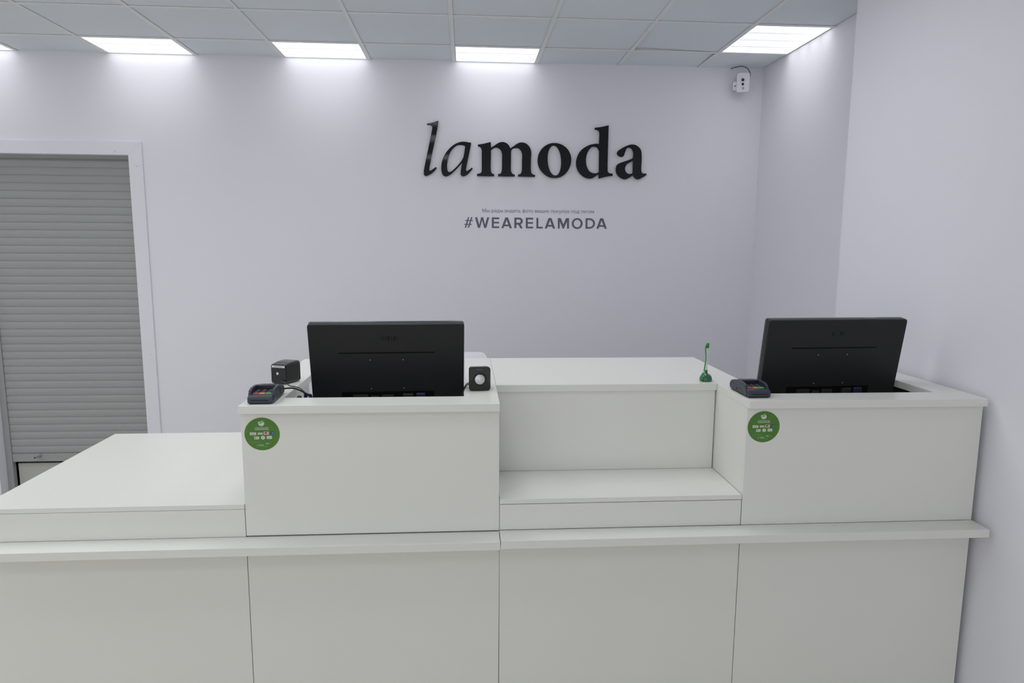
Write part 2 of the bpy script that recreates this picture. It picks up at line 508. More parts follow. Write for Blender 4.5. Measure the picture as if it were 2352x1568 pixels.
# booths
def booth(x0, x1, label, cx):
    T = thing('cashier_booth', label, 'counter', (cx, 2.7, 0), group='raised cashier booths')
    t = MB()
    # U-shaped top: front strip and two arms, one slab
    g = .0004
    prof = [(x0 + g, YS), (x1 - g, YS), (x1 - g, YK), (x1 - STRIP, YK), (x1 - STRIP, YI), (x0 + STRIP, YI), (x0 + STRIP, YK), (x0 + g, YK)]
    t.prism(prof, 'z', ZTB, ZT, bev=B, seg=1)
    t.build('counter_top', M['lam'], T)
    MB().box(x0 + G, x1 - G, YP, YP + TH, ZL + .0032, ZTB - .0003, B).build('upper_panel', M['lam'], T)
    MB().box(x0 + G, x1 - G, YP, YP + TH, 0, ZL - .002, B).build('lower_panel', M['lam'], T)
    MB().box(x0 + G, x0 + TH, YP + TH + .0005, YK - .002, 0, ZTB - .0003, B).build('side_panel', M['lam'], T)
    MB().box(x1 - TH, x1 - G, YP + TH + .0005, YK - .002, 0, ZTB - .0003, B).build('side_panel', M['lam'], T)
    MB().box(x0 + TH + .001, x1 - TH - .001, YP + TH + .001, YK - .03, ZM - .025, ZM, B).build('desk_top', M['lam'], T)
    MB().box(x0 + TH + .001, x1 - TH - .001, YK - .10, YK - .08, .45, ZM - .026, B).build('modesty_panel', M['lam'], T)
    return T
booth(XA0, XA1, 'raised white cashier booth left of centre, holding one monitor and two small speakers', (XA0 + XA1) / 2)
booth(XB0, XB1, 'raised white cashier booth at the right wall, holding one monitor', (XB0 + XB1) / 2)

# middle display bay
T = thing('display_cabinet', 'white open display bay between the two cashier booths, empty shelf inside', 'cabinet', ((XA1 + XB0) / 2, 2.7, 0))
x0, x1 = XA1 + G * .4, XB0 - G * .4
MB().box(x0, x1, YC, YK, ZTB, ZT, B).build('counter_top', M['lam'], T)
MB().box(x0 + .0, x1 - .0025, YM, YM + TH, ZM + .0005, ZTB - .0003, B).build('back_panel', M['lam'], T)
MB().box(x0 + .001, x1 - .0005, YP, YM + TH + .4, ZMB, ZM, B).build('shelf', M['lam'], T)
MB().box(x0 + .001, x1 - .001, YP + .001, YP + TH, ZL + .0035, ZMB - .0022, B).build('upper_panel', M['lam'], T)
MB().box(x0 + .001, x1 - .001, YP, YP + TH, 0, ZL - .002, B).build('lower_panel', M['lam'], T)

# rounded panel behind the left booth
pr = [(-.45, -.30), (.1045, -.30)]
for k in range(9):
    a = math.pi / 2 * k / 8
    pr.append((.1045 - .037 + .037 * math.cos(a), -.037 + .037 * math.sin(a)))
for k in range(9):
    a = math.pi / 2 + math.pi / 2 * k / 8
    pr.append((-.45 + .037 + .037 * math.cos(a), -.037 + .037 * math.sin(a)))
T = thing('partition_panel', 'white panel with rounded top corner rising just behind the left monitor', 'partition', (-.17, 3.2, 0))
A = Matrix.Translation((0, 3.30, 1.382)) @ Matrix.Rotation(math.radians(-27), 4, 'X')
MB().prism(pr, 'y', 0, .018, bev=.001, seg=1, T=A).build('panel', M['trim'], T)
MB().box(-.22, -.12, 3.195, 3.235, 0, 1.16, .002).build('upright', M['trim'], T)

# ---------------------------------------------------------------- wall lettering
LETTERS = {
 'l': [[(-0.191,2.7891,1),(-0.2069,2.7855),(-0.2272,2.7778),(-0.2504,2.7718),(-0.2721,2.7694,1),(-0.2743,2.759,1),(-0.2564,2.7582),(-0.2405,2.7531),(-0.2354,2.7419),(-0.237,2.7292),(-0.2547,2.6443),(-0.2822,2.5218),(-0.296,2.4589),(-0.3002,2.4302),(-0.2987,2.4073),(-0.288,2.3989),(-0.2719,2.4028),(-0.2455,2.4166),(-0.2248,2.4341),(-0.2071,2.4549,1),(-0.2123,2.4643,1),(-0.2305,2.4512),(-0.2452,2.441),(-0.2569,2.4365),(-0.2612,2.445),(-0.258,2.4679),(-0.2381,2.5623),(-0.2169,2.6534),(-0.2002,2.7327)]],
 'ai': [[(0.0447,2.6377,1),(0.019,2.643),(-0.0102,2.6462),(-0.0336,2.6436),(-0.0628,2.6332),(-0.095,2.6128),(-0.1273,2.581),(-0.1509,2.5465),(-0.1664,2.5064),(-0.1734,2.4662),(-0.1708,2.429),(-0.1608,2.4062),(-0.1418,2.3979),(-0.1227,2.4024),(-0.0992,2.4171),(-0.0638,2.4505),(-0.0373,2.4796),(-0.0211,2.497,1),(-0.0255,2.474),(-0.0316,2.4395),(-0.0337,2.4122,1),(-0.02,2.3994,1),(-0.0023,2.4025),(0.0212,2.4172),(0.0552,2.4544,1),(0.0493,2.4636,1),(0.0301,2.4475),(0.014,2.4387),(0.0066,2.4429),(0.0067,2.4544),(0.0141,2.4917),(0.0305,2.5692)],[(0.0013,2.6143,1),(-0.0162,2.6211),(-0.041,2.6222),(-0.0629,2.6161),(-0.0805,2.6031),(-0.104,2.5757),(-0.1188,2.5441),(-0.1278,2.5069),(-0.1316,2.4754),(-0.1297,2.4468),(-0.1225,2.4311),(-0.1137,2.4292),(-0.0961,2.4372),(-0.0696,2.4605),(-0.046,2.4852),(-0.0224,2.517),(-0.0121,2.5371),(-0.0053,2.5686)]],
 'm': [[(0.1861,2.647,1),(0.1602,2.6401),(0.1298,2.6328),(0.0945,2.6273,1),(0.0939,2.6149,1),(0.1056,2.6118),(0.1157,2.6041),(0.1207,2.5933),(0.1222,2.5815),(0.1222,2.5224),(0.1221,2.4472),(0.1187,2.4313),(0.1095,2.4232),(0.0872,2.4179,1),(0.0876,2.4031,1),(0.2124,2.4031,1),(0.2124,2.4176,1),(0.1991,2.422),(0.1909,2.4322),(0.1874,2.4481),(0.1873,2.5233),(0.1886,2.5875,1),(0.1987,2.5965),(0.2149,2.6056),(0.2291,2.6078),(0.2413,2.605),(0.2556,2.5954),(0.2648,2.5817),(0.2699,2.564),(0.2705,2.5245),(0.2694,2.4492),(0.2664,2.4332),(0.2582,2.4232),(0.2415,2.419,1),(0.2416,2.403,1),(0.3637,2.4036,1),(0.3636,2.4176,1),(0.3482,2.4223),(0.3389,2.4342),(0.3353,2.45),(0.3353,2.5255),(0.336,2.5848),(0.341,2.5947),(0.3532,2.6038),(0.3755,2.6071),(0.3919,2.6044),(0.4062,2.5918),(0.4145,2.5761),(0.4179,2.5583),(0.4174,2.5266),(0.4166,2.4511),(0.4136,2.4352),(0.4055,2.4231),(0.3892,2.4179,1),(0.3893,2.4039,1),(0.5135,2.4025,1),(0.5144,2.4165,1),(0.4979,2.4213),(0.4875,2.4301),(0.4828,2.448),(0.4824,2.5276),(0.4841,2.5672),(0.4818,2.591),(0.4724,2.6145),(0.4548,2.634),(0.4343,2.6445),(0.4119,2.6471),(0.3936,2.6438),(0.3753,2.6347),(0.3531,2.6186),(0.3314,2.604,1),(0.3225,2.6201),(0.3103,2.6346),(0.2919,2.6452),(0.2696,2.6483),(0.2513,2.6445),(0.2351,2.6364),(0.2109,2.6203),(0.1892,2.6066,1)]],
 'o': [[(0.6566,2.6474),(0.6936,2.642),(0.7288,2.6257),(0.7582,2.5974),(0.7763,2.562),(0.7811,2.5262),(0.7736,2.4842),(0.7526,2.4439),(0.7201,2.4134),(0.6872,2.399),(0.6542,2.3966),(0.6169,2.4031),(0.5795,2.4256),(0.5503,2.4572),(0.5355,2.4928),(0.5321,2.5246),(0.5388,2.5644),(0.5589,2.6003),(0.5872,2.6265),(0.6218,2.6428)],[(0.6518,2.6285),(0.6693,2.6218),(0.684,2.6042),(0.6967,2.5767),(0.7046,2.539),(0.7069,2.4992),(0.7017,2.4592),(0.6908,2.4311),(0.6766,2.4169),(0.6601,2.4147),(0.6435,2.4225),(0.6267,2.4422),(0.6139,2.474),(0.6068,2.5137),(0.6057,2.5495),(0.6113,2.5873),(0.6243,2.6132),(0.6375,2.6253)]],
 'd': [[(1.0539,2.78,1),(1.0252,2.7726),(0.9878,2.7651),(0.9509,2.7608,1),(0.9512,2.7487,1),(0.971,2.7441),(0.9827,2.736),(0.9866,2.7194),(0.9864,2.6778),(0.9858,2.6445,1),(0.9675,2.647),(0.9502,2.6453),(0.9214,2.6393),(0.887,2.6235),(0.8557,2.6008),(0.8332,2.5698),(0.8208,2.5362),(0.8176,2.5082),(0.822,2.4747),(0.8386,2.4413),(0.8653,2.4149),(0.8947,2.3998),(0.9181,2.3959),(0.937,2.3976),(0.9557,2.4076),(0.9867,2.4277,1),(0.9886,2.3968,1),(1.0402,2.4101),(1.0935,2.4179,1),(1.0931,2.4334,1),(1.0717,2.4359),(1.0583,2.4442),(1.0543,2.4638),(1.0534,2.5535),(1.0534,2.665)],[(0.987,2.5958,1),(0.974,2.6179),(0.9622,2.6238),(0.9463,2.6258),(0.9304,2.6214),(0.9135,2.6044),(0.8995,2.5791),(0.892,2.5511),(0.8905,2.526),(0.8941,2.4953),(0.9049,2.4674),(0.9228,2.4452),(0.9434,2.4356),(0.9638,2.4339),(0.9812,2.4389),(0.9892,2.4447,1)]],
 'a': [[(1.2339,2.6456),(1.2569,2.643),(1.2781,2.6323),(1.2954,2.6156),(1.3044,2.5958),(1.3073,2.5718),(1.3085,2.5237),(1.3071,2.4835),(1.3087,2.4553),(1.3148,2.4423),(1.3244,2.4373),(1.3349,2.4379),(1.3449,2.44,1),(1.3495,2.4276,1),(1.3273,2.4142),(1.2963,2.3976),(1.2817,2.3948),(1.2668,2.3992),(1.2549,2.4102),(1.2461,2.4252,1),(1.2328,2.415),(1.2142,2.4036),(1.1915,2.3943),(1.1705,2.396),(1.1471,2.4078),(1.1277,2.4267),(1.1177,2.4487),(1.1157,2.4688),(1.1197,2.4889),(1.1319,2.5031),(1.1524,2.5135),(1.1772,2.5218),(1.2082,2.5323),(1.233,2.5427),(1.2431,2.5518,1),(1.2441,2.5749),(1.2407,2.5968),(1.2318,2.6127),(1.2201,2.6215),(1.2096,2.6233),(1.1972,2.6201),(1.1892,2.61),(1.1815,2.5899),(1.1757,2.5719),(1.1688,2.5598),(1.1554,2.5556),(1.1386,2.5593),(1.1258,2.5691),(1.1214,2.579),(1.1251,2.5931),(1.1414,2.6073),(1.168,2.6236),(1.1967,2.637),(1.2173,2.6437)],[(1.2428,2.5308,1),(1.2294,2.5226),(1.213,2.5133),(1.1986,2.5041),(1.1897,2.4899),(1.1849,2.4738),(1.1875,2.4577),(1.1963,2.4437),(1.207,2.4358),(1.2197,2.4323),(1.2321,2.4351),(1.2441,2.4413,1)]],
}
HASHTAG = [
 [[(0.0205,2.1079),(0.0299,2.108),(0.0062,2.0297),(-0.005,2.0296)]],
 [[(0.0434,2.1081),(0.0533,2.1082),(0.0272,2.0299),(0.0178,2.0298)]],
 [[(0.0002,2.0863),(0.0575,2.0863),(0.0557,2.0794),(-0.0018,2.0794)]],
 [[(-0.0073,2.0577),(0.0495,2.0574),(0.0475,2.0511),(-0.0091,2.0511)]],
 [[(0.0718,2.1071),(0.0879,2.1073),(0.1034,2.0525),(0.1176,2.1075),(0.1324,2.1076),(0.1466,2.0528),(0.1621,2.1072),(0.1782,2.1068),(0.1555,2.0292),(0.1399,2.029),(0.125,2.0856),(0.1089,2.0293),(0.0928,2.0297)]],
 [[(0.1968,2.1075),(0.2526,2.107),(0.2519,2.0941),(0.2117,2.0944),(0.2118,2.0754),(0.2503,2.075),(0.2503,2.063),(0.2118,2.0632),(0.2118,2.0416),(0.2521,2.0414),(0.2517,2.0292),(0.197,2.0292)]],
 [[(0.2683,2.0286),(0.2973,2.1074),(0.3172,2.1076),(0.3476,2.0282),(0.3301,2.0281),(0.325,2.0425),(0.2889,2.043),(0.284,2.0287)],[(0.2951,2.0553),(0.3074,2.0884),(0.32,2.0555)]],
 [[(0.365,2.1073),(0.4006,2.1071),(0.4064,2.1065),(0.4126,2.1047),(0.418,2.1016),(0.4226,2.0973),(0.4259,2.092),(0.4278,2.086),(0.4282,2.0798),(0.4271,2.0737),(0.4244,2.0681),(0.4204,2.0632),(0.4154,2.0594),(0.4122,2.0574),(0.4275,2.0281),(0.41,2.0285),(0.3948,2.0549),(0.3803,2.0547),(0.3805,2.029),(0.365,2.0288)],[(0.38,2.0939),(0.4007,2.0939),(0.4028,2.0935),(0.4067,2.092),(0.4099,2.0893),(0.4121,2.0857),(0.4128,2.0815),(0.4121,2.0773),(0.4101,2.0736),(0.4069,2.0708),(0.403,2.0693),(0.3802,2.069)]],
 [[(0.4505,2.1073),(0.5067,2.1068),(0.5061,2.0938),(0.4656,2.0942),(0.4658,2.0751),(0.5046,2.0747),(0.5047,2.0626),(0.4659,2.0628),(0.4661,2.0412),(0.5067,2.041),(0.5063,2.0287),(0.4512,2.0288)]],
 [[(0.5301,2.1063),(0.5446,2.1064),(0.5453,2.0413),(0.5787,2.0411),(0.5788,2.0288),(0.5304,2.0284)]],
 [[(0.5932,2.0286),(0.621,2.1058),(0.6436,2.106),(0.6723,2.0288),(0.6547,2.0286),(0.6495,2.0426),(0.6156,2.0424),(0.6102,2.0288)],[(0.6199,2.0555),(0.6325,2.0888),(0.6455,2.0557)]],
 [[(0.6913,2.106),(0.7139,2.1062),(0.7335,2.0601),(0.7528,2.1065),(0.776,2.1067),(0.7769,2.0288),(0.7618,2.0287),(0.7608,2.0825),(0.7386,2.0285),(0.729,2.0285),(0.7067,2.082),(0.7068,2.029),(0.6925,2.0289)]],
 [[(0.8799,2.0674),(0.8783,2.078),(0.8739,2.0879),(0.8671,2.0963),(0.8584,2.1027),(0.8482,2.1067),(0.8374,2.108),(0.8267,2.1065),(0.8168,2.1023),(0.8083,2.0958),(0.8018,2.0872),(0.7978,2.0774),(0.7966,2.0668),(0.7982,2.0562),(0.8026,2.0463),(0.8094,2.0379),(0.8181,2.0314),(0.8282,2.0274),(0.8391,2.0261),(0.8498,2.0276),(0.8598,2.0318),(0.8683,2.0384),(0.8748,2.0469),(0.8787,2.0568)],[(0.8643,2.0673),(0.8632,2.0745),(0.8605,2.0811),(0.8562,2.0868),(0.8508,2.0911),(0.8445,2.0938),(0.8377,2.0947),(0.831,2.0937),(0.8248,2.0909),(0.8195,2.0865),(0.8155,2.0807),(0.813,2.074),(0.8123,2.0669),(0.8133,2.0597),(0.816,2.0531),(0.8202,2.0474),(0.8257,2.0431),(0.832,2.0403),(0.8388,2.0395),(0.8455,2.0404),(0.8517,2.0433),(0.857,2.0477),(0.8611,2.0535),(0.8635,2.0601)]],
 [[(0.9011,2.1071),(0.9319,2.1068),(0.9355,2.107),(0.944,2.1055),(0.9521,2.1023),(0.9592,2.0976),(0.9652,2.0917),(0.9698,2.0846),(0.9727,2.0769),(0.9738,2.0687),(0.9731,2.0605),(0.9705,2.0527),(0.9663,2.0456),(0.9606,2.0395),(0.9536,2.0347),(0.9457,2.0314),(0.9372,2.0297),(0.902,2.0293)],[(0.9158,2.0936),(0.9345,2.0937),(0.9408,2.0924),(0.9466,2.0897),(0.9516,2.0856),(0.9554,2.0805),(0.9579,2.0746),(0.9588,2.0683),(0.9582,2.062),(0.956,2.0561),(0.9524,2.0509),(0.9476,2.0468),(0.9419,2.0439),(0.9356,2.0425),(0.9169,2.0423)]],
 [[(0.9843,2.0295),(1.0116,2.108),(1.0344,2.1077),(1.0643,2.0301),(1.0478,2.0299),(1.0418,2.0445),(1.0068,2.0442),(1.0008,2.0301)],[(1.0116,2.0569),(1.0234,2.0901),(1.0365,2.0571)]],
]

sg = thing('wall_sign', 'large raised glossy black serif lettering high on the back wall', 'sign', (.55, 5.105, 2.3))
for key in ('l', 'ai', 'm', 'o', 'd', 'a'):
    o = outline_mb(LETTERS[key], 5.105 + .004, .0035, .0005).build('letter', M['acrylic'], sg)
hs = thing('wall_lettering', 'flat grey printed slogan below the black sign, hashtag in capitals', 'sign', (.5, YW, 2.1))
o = MB()
for n_, gph in enumerate(HASHTAG):
    q = outline_mb(gph, YW - .0006 - (.0002 * n_ if n_ < 4 else 0), .0003, 0, smooth=False)
    o.add(q.v, q.f)
o.build('hashtag_line', M['hashc'], hs)
text_mb('Мы рады видеть фото ваших покупок под тегом', .0345, .545, 2.1445, YW - .0008, to_width=.8361).build('slogan_line', M['linec'], hs)

# ---------------------------------------------------------------- stickers
def sticker(cx, cz, label):
    T = thing('round_sticker', label, 'sticker', (cx, YP, cz), group='green payment stickers')
    k = 9.9e-5 * 1.0
    def P(x, y): return (cx + (x - 742) * k, cz - (y - 795) * k)
    def disc(x, y, rx, ry, yy, n=40): 
        c, d = P(x, y)
        return [(c + rx * k * math.cos(2 * math.pi * i / n), d + ry * k * math.sin(2 * math.pi * i / n)) for i in range(n)]
    def flat(poly, d):   # polygon at distance d off the panel
        return MB().add([(p[0], YP - d, p[1]) for p in poly], [list(range(len(poly)))])
    def quad(x0, y0, x1, y1, d, sk=0):
        return flat([P(x0, y0), P(x1, y0), P(x1 + sk, y1), P(x0 + sk, y1)], d)
    b = MB().prism(disc(742, 795, 582, 566, 0, 64), 'y', YP - .0003, YP)
    b.build('sticker_edge', M['ste'], T)
    MB().prism(disc(742, 795, 572, 556, 0, 64), 'y', YP - .0005, YP - .0002).build('sticker_face', M['stg'], T)
    e = flat([P(*p) for p in [(627, 440), (627, 375), (665, 372), (700, 380), (735, 335), (780, 350), (815, 385), (826, 430), (815, 480), (780, 512), (727, 523), (670, 505), (640, 475)]], .0006)
    e.build('emblem', M['stw'], T)
    flat([P(*p) for p in [(640, 400), (690, 395), (735, 350), (780, 358), (805, 385), (740, 430), (680, 450), (660, 440)]], .0007).build('emblem_stripe', M['stp'], T)
    tx, tz = P(737, 628)
    t = text_mb('СБЕРБАНК', .0092, tx, tz, YP - .0007, to_width=450 * k)
    q = quad(515, 640, 965, 652, .0007); t.add(q.v, q.f); t.build('bank_name', M['stw'], T)
    # payment marks
    def mark(name, x0, y0, x1, y1): return quad(x0, y0, x1, y1, .0006).build(name, M['stw'], T)
    c = mark('payment_mark', 340, 740, 547, 830)
    tx, tz = P(443, 805); text_mb('МИР', .005, tx, tz, YP - .0008, to_width=160 * k).build('lettering', M['stn'], c)
    c = mark('payment_mark', 600, 735, 760, 820)
    quad(600, 733, 760, 746, .0007).build('stripe', M['stn'], c); quad(610, 810, 750, 820, .0007).build('stripe', M['sto'], c)
    tx, tz = P(682, 793); text_mb('VISA', .0046, tx, tz, YP - .0008, to_width=110 * k).build('lettering', M['stn'], c)
    c = mark('payment_mark', 797, 722, 957, 818)
    flat(disc(893, 762, 34, 36, 0, 24), .0007).build('disc', M['sto'], c); flat(disc(853, 764, 34, 36, 0, 24), .0008).build('disc', M['str_'], c)
    c = quad(1018, 720, 1140, 812, .0006, -22).build('payment_mark', M['stn'], T)
    quad(1062, 742, 1128, 795, .0007, -16).build('stripe', M['stb'], c); quad(1015, 752, 1050, 785, .0008, -10).build('stripe', M['stv'], c)
    c = mark('payment_mark', 478, 882, 637, 975)
    flat(disc(517, 928, 18, 20, 0, 16), .0007).build('disc', M['stn'], c)
    tx, tz = P(578, 945); text_mb('Pay', .0045, tx, tz, YP - .0008, to_width=75 * k).build('lettering', M['stv'], c)
    c = flat(disc(765, 922, 66, 64, 0, 32), .0006).build('payment_mark', M['stw'], T)
    flat(disc(765, 903, 17, 15, 0, 12), .0007).build('disc', M['stq'], c)
    tx, tz = P(768, 952); text_mb('pay', .003, tx, tz, YP - .0007, to_width=62 * k).build('lettering', M['stq'], c)
    c = mark('payment_mark', 890, 865, 1058, 967)
    tx, tz = P(973, 912); text_mb('SAMSUNG', .0029, tx, tz, YP - .0008, to_width=128 * k).build('lettering', M['stv'], c)
    tx, tz = P(975, 942); text_mb('pay', .0032, tx, tz, YP - .0008, to_width=70 * k).build('lettering', M['stv'], c)
    n = quad(322, 1050, 700, 1060, .0006); n.add(*((lambda q: (q.v, q.f))(quad(322, 1092, 735, 1102, .0006))))
    n.build('small_print', M['stq'], T)
    ch = flat([P(*p) for p in [(545, 1155), (562, 1155), (600, 1192), (562, 1240), (545, 1240), (578, 1195)]], .0006)
    for a in ((615, 1160, 780, 1196), (640, 1218, 915, 1228)):
        q = quad(*a, .0006); ch.add(q.v, q.f)
    q = flat([P(*p) for p in [(840, 1135), (862, 1102), (905, 1098), (915, 1120), (905, 1165), (880, 1160)]], .0006); ch.add(q.v, q.f)
    q = flat([P(*p) for p in [(925, 1105), (960, 1100), (1000, 1140), (990, 1146), (955, 1112), (935, 1118), (960, 1160), (945, 1168)]], .0006); ch.add(q.v, q.f)
    ch.build('loyalty_mark', M['stp'], T)
    return T
sticker(-.6728, 1.2785, 'round green payment sticker on the left booth front, top left corner')
sticker(1.0327, 1.2820, 'round green payment sticker on the right booth front, top left corner')

# ---------------------------------------------------------------- monitors
def monitor(P, rz, tilt, label, cavity, desk_z):
    R = Matrix.Translation(P) @ Matrix.Rotation(rz, 4, 'Z') @ Matrix.Rotation(tilt, 4, 'X')   # local x along width, -z down, +y to the screen side
    W, H, D = .565, .340, .034
    base = R @ Vector((W / 2, .05, 0)); 
    T = thing('monitor', label, 'monitor', (base.x, base.y + .05, desk_z), rz, group='monitors seen from behind')
    r = .010
    def rr(x0, x1, z0, z1, r, n=4):
        out = []
        for cx, cz, a0 in ((x1 - r, z1 - r, 0), (x0 + r, z1 - r, 90), (x0 + r, z0 + r, 180), (x1 - r, z0 + r, 270)):
            for k in range(n + 1):
                a = math.radians(a0 + 90 * k / n); out.append((cx + r * math.cos(a), cz + r * math.sin(a)))
        return out
    # rear shell: lofted rounded rectangles, slightly smaller at the very back
    secs = [(.0, .0025), (.0015, .001), (.004, 0), (D - .010, 0), (D - .010, .0008)]
    vs_, fs_ = [], []
    for y, ins in secs:
        for p in rr(ins, W - ins, -H + ins, -ins, r): vs_.append((p[0], y, p[1]))
    n = len(rr(0, 1, 0, 1, r))
    zc0, zc1, xc0, xc1 = -.335, -.270, .108, .452      # connector recess, drawn only as a dark sheet
    for i in range(len(secs) - 1):
        for k in range(n):
            k2 = (k + 1) % n
            fs_.append((i * n + k, i * n + k2, (i + 1) * n + k2, (i + 1) * n + k))
    fs_.append(tuple(range((len(secs) - 1) * n, len(secs) * n)))
    fs_.append(tuple(range(n))[::-1])
    sh_ = MB().add(vs_, fs_, R)
    sh_ = sh_.build('rear_shell', M['black'], T)
    # flat dark sheet standing in for the shade inside the socket recess
    MB().box(xc0, xc1, -.0008, .0005, zc0, zc1, T=R).build('recess_shade', M['mark'], sh_)
    s2 = MB()
    for (a, b, hh) in ((.150, .205, .02), (.215, .245, .015), (.255, .300, .018)): s2.box(a, b, -.004, .0, -.300, -.300 + hh, .001, T=R)
    s2.build('socket', M['grey'], sh_)
    MB().box(.335, .375, -.012, .0, -.300, -.276, .002, T=R).build('power_plug', M['grey'], T)
    v = MB().box(.384, .420, -.014, .0, -.305, -.2735, .003, T=R); v.build('video_plug', M['blue'], T)
    # cooling slot, screws, faint maker's mark
    MB().box(.105, .455, -.0006, .0004, -.1140, -.1098, T=R).build('cooling_slot', M['mark'], sh_)
    for (a, b) in ((.2185, -.140), (.339, -.140), (.2185, -.257), (.339, -.257)):
        MB().lathe([(0, .0016), (.0016, .0014), (.0026, .0)], 12, R @ Matrix.Translation((a, .0002, b)) @ Matrix.Rotation(math.pi / 2, 4, 'X')).build('screw', M['steel'], sh_)
    for (a, w_) in cavity: MB().box(a, a + w_, -.0003, .0002, -.064, -.047, T=R).build('embossed_stroke', M['emb'], sh_)
    # bezel and screen
    MB().prism(rr(-.0, W, -H, .0, r), 'y', D - .0095, D, T=R).build('bezel', M['black2'], T)
    MB().box(.016, W - .016, D - .0002, D + .0004, -H + .022, -.016, T=R).build('screen', M['screen'], T)
    MB().box(.385, .445, .010, .020, -.001, .0012, .0006, T=R).build('top_catch', M['black2'], T)
    # stand
    nk = R @ Vector((W / 2, -.012, -H * .72)); 
    c = Vector((base.x, base.y + .05))
    f = MB()
    pts = [R @ Vector((W / 2 - .03, .001, -.318)), R @ Vector((W / 2 + .03, .001, -.318))]
    zz = pts[0].z
    yb = R @ Vector((W / 2, .003, -.338))
    A = Matrix.Translation((yb.x, yb.y, 0)) @ Matrix.Rotation(rz, 4, 'Z')
    f.box(-.03, .03, .000, .022, desk_z + .012, yb.z + .004, .004, T=A)
    f.build('stand_neck', M['black'], T)
    MB().prism([(.115 * math.cos(2 * math.pi * k / 40), .02 + .09 * math.sin(2 * math.pi * k / 40)) for k in range(40)], 'z', desk_z, desk_z + .012, bev=.002, T=A).build('stand_base', M['gloss'], T)
    return T
monitor((-.5694, 2.4633, 1.6147), .0406, .2345, 'black flat monitor seen from behind in the left booth, between two small speakers',
        ((.262, .003), (.268, .003), (.276, .003), (.284, .009), (.298, .003), (.306, .008), (.318, .003)), ZM)
monitor((1.139, 2.4631, 1.6283), .0571, .1639, 'black flat monitor seen from behind in the right booth, leaning beside the right wall',
        ((.262, .003), (.268, .003), (.293, .008), (.306, .004)), ZM)

# dark unit standing in the right booth, mostly hidden
T = thing('receipt_printer', 'black box unit low inside the right booth, right of the monitor', 'printer', (1.749, 2.70, ZM))
MB().box(1.690, 1.808, 2.60, 2.80, ZM, 1.333, .002, 1).build('housing', M['black'], T)
MB().box(1.700, 1.800, 2.66, 2.78, 1.3332, 1.336, .001).build('paper_lid', M['gloss'], T)

# ---------------------------------------------------------------- speakers
def speaker(loc, rz, label, q=1.0, qb=1.0):
    T = thing('desktop_speaker', label, 'speaker', loc, rz, group='small black desktop speakers')
    R = T.matrix_basis.copy()
    def rr(hw, z0, z1, r, n=5):
        out = []
        for cx, cz, a0 in ((hw - r, z1 - r, 0), (-hw + r, z1 - r, 90), (-hw + r, z0 + r, 180), (hw - r, z0 + r, 270)):
            for k in range(n + 1):
                a = math.radians(a0 + 90 * k / n); out.append((cx + r * math.cos(a), cz + r * math.sin(a)))
        return out
    secs = [(.006, .038, .001, .0865, .010), (.012, .0385, .001, .087, .010), (.045, .036, .001, .083, .009), (.080, .033, .002, .075, .007), (.083, .0315, .0035, .0735, .006)]
    vs_, fs_ = [], []
    for y, hw, z0, z1, r in secs:
        f_ = q + (qb - q) * (y / .083)
        for p in rr(hw, z0, z1, r): vs_.append((p[0], y, p[1] * f_))
    n = len(rr(1, 0, 1, .1))
    for i in range(len(secs) - 1):
        for k in range(n):
            k2 = (k + 1) % n
            fs_.append((i * n + k, i * n + k2, (i + 1) * n + k2, (i + 1) * n + k))
    fs_.append(tuple(range(n))[::-1]); fs_.append(tuple(range((len(secs) - 1) * n, len(secs) * n)))
    MB().add(vs_, fs_, R).build('cabinet', M['black2'], T)
    fp = MB().prism(rr(.039, 0, .0875 * q, .011), 'y', 0, .0065, bev=.0012, T=R).build('front_panel', M['gloss'], T)
    F = R @ Matrix.Translation((0, 0, .042)) @ Matrix.Rotation(math.pi / 2, 4, 'X')      # local z -> -y (outwards)
    MB().lathe([(.0262, -.001), (.0272, .0006), (.0282, -.001)], 40, F).build('trim_ring', M['gold'], T)
    MB().lathe([(.0195, .0), (.0205, .0016), (.0235, .0022), (.0258, .001), (.0262, -.001)], 40, F).build('rubber_surround', M['black'], T)
    MB().lathe([(0, .0045), (.006, .0042), (.012, .0030), (.017, .0014), (.0198, .0002)], 40, F).build('cone', M['silver'], T)
    t = text_mb('Defender', .0058, 0, .0765 * q, -.0002, to_width=.021)
    t.v = [R @ v for v in t.v]
    t.build('maker_mark', M['keyg'], fp)
    MB().box(-.028, .016 + .012, .0825, .0835, .0625, .0705, T=R).build('rear_label', M['paper'], T)
    MB().box(-.018, .018, .0832, .0839, .0655, .0675, T=R).build('label_print', M['keyg'], T)
    MB().lathe([(0, .0012), (.005, .0010), (.0052, 0)], 20, R @ Matrix.Translation((.004, .083, .040)) @ Matrix.Rotation(-math.pi / 2, 4, 'X')).build('round_seal', M['paper'], T)
    for sx in (-.022, .022):
        MB().box(sx - .006, sx + .006, .012, .020, -.0005, .0015, T=R).build('foot', M['black'], T)
        MB().box(sx - .006, sx + .006, .064, .072, -.0005, .0025, T=R).build('foot', M['black'], T)
    return T
SP1 = speaker((.0505, 2.4145, ZT + .0005), math.radians(5), 'small black speaker facing front with silver cone, right of the left monitor')
r1 = math.radians(159)
SP2 = speaker((-.6730, 2.6420, ZT + .0005), r1, 'small black speaker turned backwards with white label, left of the left monitor', .915, 1.0)
def add_cable(T, pts, r, name='cable', m='cable'):
    return MB().tube(pts, r).build(name, M[m], T)
